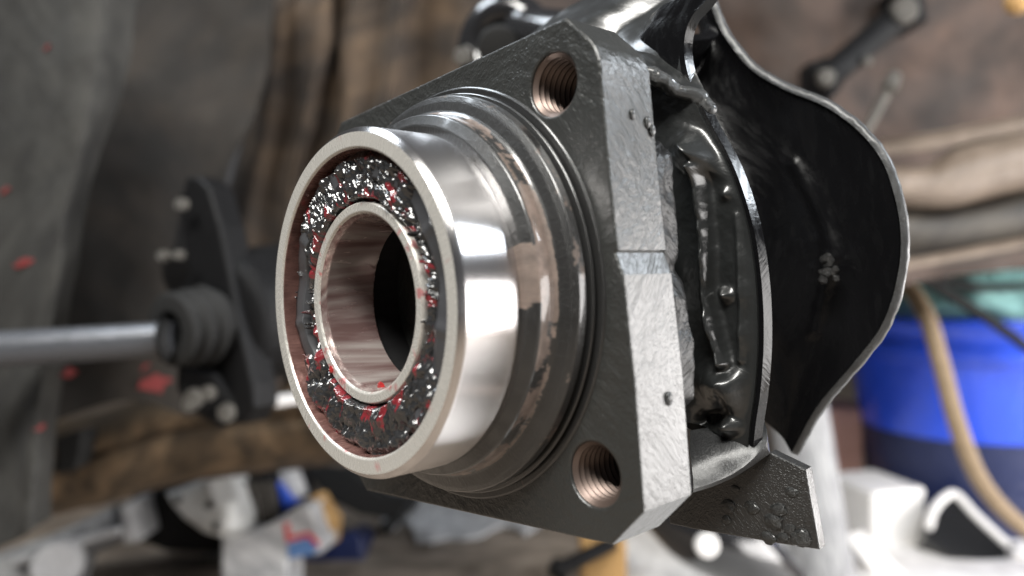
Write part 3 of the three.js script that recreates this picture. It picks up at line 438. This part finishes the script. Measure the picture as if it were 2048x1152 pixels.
// bucket group, right
{
  const b = thing('blue_bucket', 'bright blue plastic bucket standing behind the channel', 'bucket');
  const c = onFloor(1925, 1040); const L = [];
  for (const [r, y] of [[0.139, 0.17], [0.153, 0.295], [0.157, 0.297], [0.160, 0.302], [0.161, 0.325], [0.158, 0.329], [0.158, 0.348], [0.166, 0.352], [0.167, 0.366], [0.160, 0.370], [0.154, 0.366], [0.150, 0.30], [0.136, 0.175]]) L.push(new THREE.Vector2(r, y));
  const g = new THREE.LatheGeometry(L, 72); g.scale(1, 0.83, 1); g.translate(c.x, c.y, c.z); mesh('shell', g, M.bucketBlue, b);
  const gl = new THREE.LatheGeometry([[0.001, 0], [0.116, 0], [0.121, 0.005], [0.140, 0.172], [0.137, 0.172]].map((q) => new THREE.Vector2(...q)), 72); gl.scale(1, 0.83, 1); gl.translate(c.x, c.y + 0.001, c.z); mesh('lower_shade_band', gl, M.navy, b);  // navy band paints the shade on the lower half of the bucket
  const k = c.clone().add(V(0, 0.315, 0));
  const hs = tube([P(1665, 470, 0.98), P(1800, 560, 0.92), P(1850, 625, 0.88), P(1880, 720, 0.86), P(1915, 850, 0.84), P(1960, 960, 0.84), P(2040, 1050, 0.86), P(2160, 1120, 0.88)], 0.0095, 90, 14);
  tag(mesh('air_hose', hs, M.hose), 'beige rubber hose hanging down in front of the blue bucket', 'hose');
  tag(mesh('black_cable', tube([P(1700, 480, 0.9), P(1815, 540, 0.9), P(1900, 590, 0.9), P(2000, 655, 0.9), P(2150, 770, 0.9)], 0.0062, 60, 12), M.rubber), 'thick black cable sloping across the bucket rim', 'cable', 'black cables');
  tag(mesh('black_cable', tube([P(1740, 470, 0.95), P(1835, 530, 0.95), P(1900, 565, 0.95), P(1990, 575, 0.96), P(2150, 560, 0.98)], 0.005, 60, 12), M.rubber), 'thin black cable running above the bucket rim', 'cable', 'black cables');
  const rag = new THREE.SphereGeometry(0.12, 48, 32); { const p = rag.attributes.position; for (let i = 0; i < p.count; i++) { const x = p.getX(i), y = p.getY(i), z = p.getZ(i), n = 1 + 0.5 * fbm(x * 16, y * 16, z * 16, 4); p.setXYZ(i, x * n, y * n * 0.6, z * n); } rag.computeVertexNormals(); rag.translate(k.x, k.y + 0.005, k.z); }
  tag(mesh('shop_rag', rag, M.cyan), 'crumpled pale turquoise rag heaped in the blue bucket', 'rag');
  tag(mesh('red_handle', tube([P(1960, 545, 1.5), P(2030, 510, 1.52), P(2140, 490, 1.55)], 0.011, 30, 12), M.red), 'red tool handle lying beyond the blue bucket', 'handle');
}
function floorBox(name, label, category, px, py, w, h, d, turn, m, group) { const c = onFloor(px, py); return tag(mesh(name, rbox(w, h, d, Math.min(w, h, d) * 0.08, V(c.x, FLOOR + h / 2 + 0.001, c.z), turn), m), label, category, group); }
{
  const A = Math.atan2(CB.x, CB.z);
  floorBox('white_carton', 'tall plain white carton left of the blue bucket', 'carton', 1745, 1085, 0.085, 0.085, 0.10, A + 0.25, M.white);
  floorBox('pink_carton', 'pale pink carton with red patch beside the blue bucket', 'carton', 1662, 1010, 0.075, 0.16, 0.09, A - 0.2, M.pink);
  const pipe = thing('grey_drain_pipe', 'pale grey plastic pipe standing behind the pitted tab', 'pipe');
  mesh('pipe', rod(onFloor(1655, 1230).add(V(0, 0.002, 0)), P(1590, 760, 0.86), 0.034, 0.03, 40, 0.05), M.grey, pipe);
  const tray = thing('parts_tray', 'shallow black plastic tray with bright rim on the floor', 'tray');
  const q = P(1955, 1075, 0.95);
  mesh('tray', slab([[1852, 1075], [1862, 1020], [1890, 992], [1915, 985], [2030, 1085], [2060, 1110], [2060, 1140], [1990, 1135], [1900, 1115]], q, CB.clone().add(V(0, 0.9, 0)), 0.03, 0.006), M.blackGloss, tray);
  mesh('rim', [tube([[1858, 1052], [1866, 1022], [1890, 994], [1908, 988], [1950, 1030], [2010, 1086]].map(([x, y]) => onPlane(x, y, CB.clone().add(V(0, 0.9, 0)).normalize(), q)), 0.0055, 50, 12), rod(P(2020, 1108, 0.93), P(2070, 1112, 0.93), 0.008)], M.white, tray);
  tag(mesh('white_board', slab([[1690, 1070], [1725, 1060], [1850, 1190], [1790, 1200]], P(1760, 1120, 0.9), CB.clone().add(V(0, 0.6, 0)), 0.012, 0.002), M.white), 'narrow white board lying below the white carton', 'board');
  {
    const o = [onFloor(1228, 1170), onFloor(1250, 1085), onFloor(1330, 1022), onFloor(1480, 1000), onFloor(1720, 1010)], n = [V(0.08, FLOOR, 0.12), V(0.14, FLOOR, 0.34), V(0.35, FLOOR, 0.6), V(0.62, FLOOR, 0.85), V(0.95, FLOOR, 0.9)];
    const rows = [0, 0.25, 0.5, 0.75, 1].map((k) => o.map((q, i) => q.clone().lerp(n[i], k).setY(FLOOR + 0.012)));
    tag(mesh('reflector_sheet', sheet(rows, { t: -0.004, nu: 60, nv: 60, flip: true, noise: (q) => 0.006 * fbm(q.x * 7, q.y, q.z * 7, 3) }), M.white), 'large white sheet on the floor, its unseen part added to bounce light', 'dust sheet');  // front edge visible; unseen stretch added to brighten the reflection in the steel
  }
  const cap = thing('black_hose_end', 'curved glossy black hose end lying on the white card', 'hose');
  mesh('hose', tube([P(1340, 1000, 0.72), P(1400, 1060, 0.70), P(1470, 1100, 0.70), P(1540, 1170, 0.72)], 0.034, 50, 28), M.blackGloss, cap);
  mesh('collar', rod(P(1412, 1088, 0.663), P(1416, 1094, 0.655), 0.0105, 0.010, 20), M.white, cap);
  floorBox('brown_carton', 'small tan carton standing beneath the flange corner', 'carton', 1205, 1190, 0.05, 0.07, 0.05, A, M.tan);
  tag(mesh('black_bar', [rod(P(1118, 1140, 0.8), P(1225, 1086, 0.86), 0.0085, 0.0085), rod(P(1112, 1152, 0.79), P(1124, 1126, 0.80), 0.011)], M.satinBlack), 'short black bar on the floor below the flange', 'bar');
}
// paper on the floor below the flange
{
  const o = [[780, 975], [1080, 975], [1090, 1050], [1070, 1066], [1050, 1078], [1030, 1062], [1010, 1058], [985, 1068], [960, 1082], [930, 1086], [900, 1084], [860, 1092], [832, 1090], [824, 1060], [800, 1052], [790, 1068], [760, 1064]];
  const s = new THREE.Shape(o.map(([x, y]) => { const q = onFloor(x, y); return new THREE.Vector2(q.x, -q.z); }));
  const g = new THREE.ExtrudeGeometry(s, { depth: 0.006, bevelEnabled: false }); g.rotateX(-Math.PI / 2); g.translate(0, FLOOR + 0.003, 0);
  tag(mesh('paper_sheet', boxUV(g), M.offWhite), 'pale torn paper sheet lying flat on the brown floor', 'paper');
  tag(mesh('black_tie', tube([onFloor(770, 1058, 0.012), onFloor(800, 1030, 0.02), onFloor(830, 1000, 0.012)], 0.008, 20, 10), M.rubber), 'short black strap lying across the torn paper', 'strap');
}
// clutter, lower left
{
  const A = Math.atan2(CB.x, CB.z);
  const D = (poly, d, dep, m, name, label, cat, tilt = 0.2, bev = 0.004) => tag(mesh(name, slab(poly, P(poly[0][0], poly[0][1], d), CB.clone().add(V(0, tilt, 0)), dep, bev), m), label, cat);
  const crate = thing('grey_tote', 'pale grey plastic tote with lid ridges below the brown beam', 'tote');
  mesh('body', slab([[95, 1070], [180, 1030], [225, 1008], [232, 1060], [110, 1115], [90, 1180], [-80, 1200], [-80, 1130]], P(170, 1050, 0.880), CB.clone().add(V(0, 0.3, 0)), 0.08, 0.008), M.grey, crate);
  mesh('side', slab([[238, 1015], [262, 1010], [276, 1085], [246, 1090]], P(255, 1050, 0.864), CB, 0.05, 0.004), M.offWhite, crate);
  mesh('cap', rod(P(116, 1125, 0.848), P(112, 1130, 0.824), 0.028, 0.025, 36), M.offWhite, crate);
  mesh('ridge', tube([P(30, 1125, 0.856), P(130, 1090, 0.856), P(235, 1062, 0.856)], 0.005, 20, 10), M.offWhite, crate);
  const eng = thing('black_toolbox', 'dark toolbox on the floor behind the silver casting', 'toolbox');
  mesh('box', slab([[262, 990], [330, 975], [440, 985], [445, 1110], [330, 1105], [275, 1085]], P(350, 1040, 0.920), CB.clone().addScaledVector(CR, 0.2), 0.12, 0.008), M.satinBlack, eng);
  const cast = thing('silver_casting', 'bright silver alloy casting with dark bolt holes on toolbox', 'casting');
  mesh('casting', slab([[322, 985], [350, 975], [400, 955], [440, 945], [455, 975], [462, 1030], [458, 1060], [435, 1078], [400, 1068], [360, 1040], [335, 1010]], P(400, 1010, 0.840), CB.clone().addScaledVector(CR, -0.3).add(V(0, 0.25, 0)), 0.05, 0.012, [[[366, 1012], [378, 1008], [386, 1022], [384, 1034], [372, 1030]]]), M.alu, cast);
  mesh('boss', rod(P(432, 955, 0.832), P(452, 1010, 0.832), 0.016, 0.014), M.alu, cast);
  for (const [x, y] of [[418, 1010], [432, 1052], [355, 998]]) mesh('bolt_hole', rod(P(x, y, 0.815), P(x, y, 0.803), 0.0045, 0.0045, 14), M.rubber, cast);
  const en = thing('black_motor', 'black ribbed motor casing between silver casting and blue packet', 'motor');
  mesh('casing', slab([[462, 955], [530, 945], [556, 1030], [545, 1048], [480, 1064], [462, 1040]], P(505, 1000, 0.880), CB.clone().addScaledVector(CR, -0.2), 0.09, 0.008), M.satinBlack, en);
  for (let k = 0; k < 4; k++) mesh('rib', rod(P(478 + k * 20, 960 + k, 0.872), P(492 + k * 19, 1050 - k * 4, 0.872), 0.0045), M.greyPanel, en);
  D([[522, 950], [545, 948], [592, 1005], [566, 1020], [560, 1052], [548, 1050]], 0.896, 0.03, M.paperBlue, 'blue_packet', 'bright blue packet leaning beside the black motor', 'packet');
  D([[536, 945], [584, 940], [602, 992], [586, 1000], [550, 965]], 0.904, 0.03, M.offWhite, 'white_packet', 'white packet tucked behind the blue packet', 'packet');
  D([[608, 1000], [630, 988], [664, 1042], [658, 1092], [640, 1096]], 0.896, 0.05, M.tan, 'tan_carton', 'tan cardboard carton beside the printed white carton', 'carton');
  const pr = thing('printed_carton', 'white carton printed with a red stripe and blue block', 'carton');
  const pn = CB.clone().add(V(0, 0.15, 0)).normalize(), pq = P(560, 1080, 0.848);
  mesh('carton', slab([[442, 1078], [530, 1052], [570, 1030], [600, 1008], [620, 1012], [648, 1090], [640, 1108], [575, 1118], [575, 1230], [440, 1230]], pq, pn, 0.06, 0.004), M.offWhite, pr);
  const pf = pq.clone().addScaledVector(pn, 0.0012);
  mesh('red_stripe', slab([[568, 1046], [578, 1046], [580, 1072], [618, 1064], [640, 1086], [634, 1094], [614, 1074], [572, 1084]], pf, pn, 0.003, 0), M.paperRed, pr);
  mesh('blue_block', slab([[574, 1088], [618, 1074], [638, 1096], [625, 1108], [578, 1118]], pf, pn, 0.003, 0), M.paleBlue, pr);
  D([[578, 1118], [640, 1098], [700, 1060], [722, 1075], [745, 1230], [560, 1230]], 1.0, 0.1, M.navy, 'dark_case', 'dark case standing beside the printed carton', 'case');
  D([[330, 1140], [400, 1115], [470, 1118], [470, 1240], [330, 1240]], 0.98, 0.08, M.greyPanel, 'grey_case', 'grey case beneath the printed carton', 'case');
  D([[600, 930], [700, 940], [760, 990], [820, 1000], [790, 1040], [720, 1030], [660, 1000]], 1.0, 0.06, M.rubber, 'rubber_mount', 'black rubber mount on the floor under the bearing', 'mount');
}
renderer.render(scene, camera);
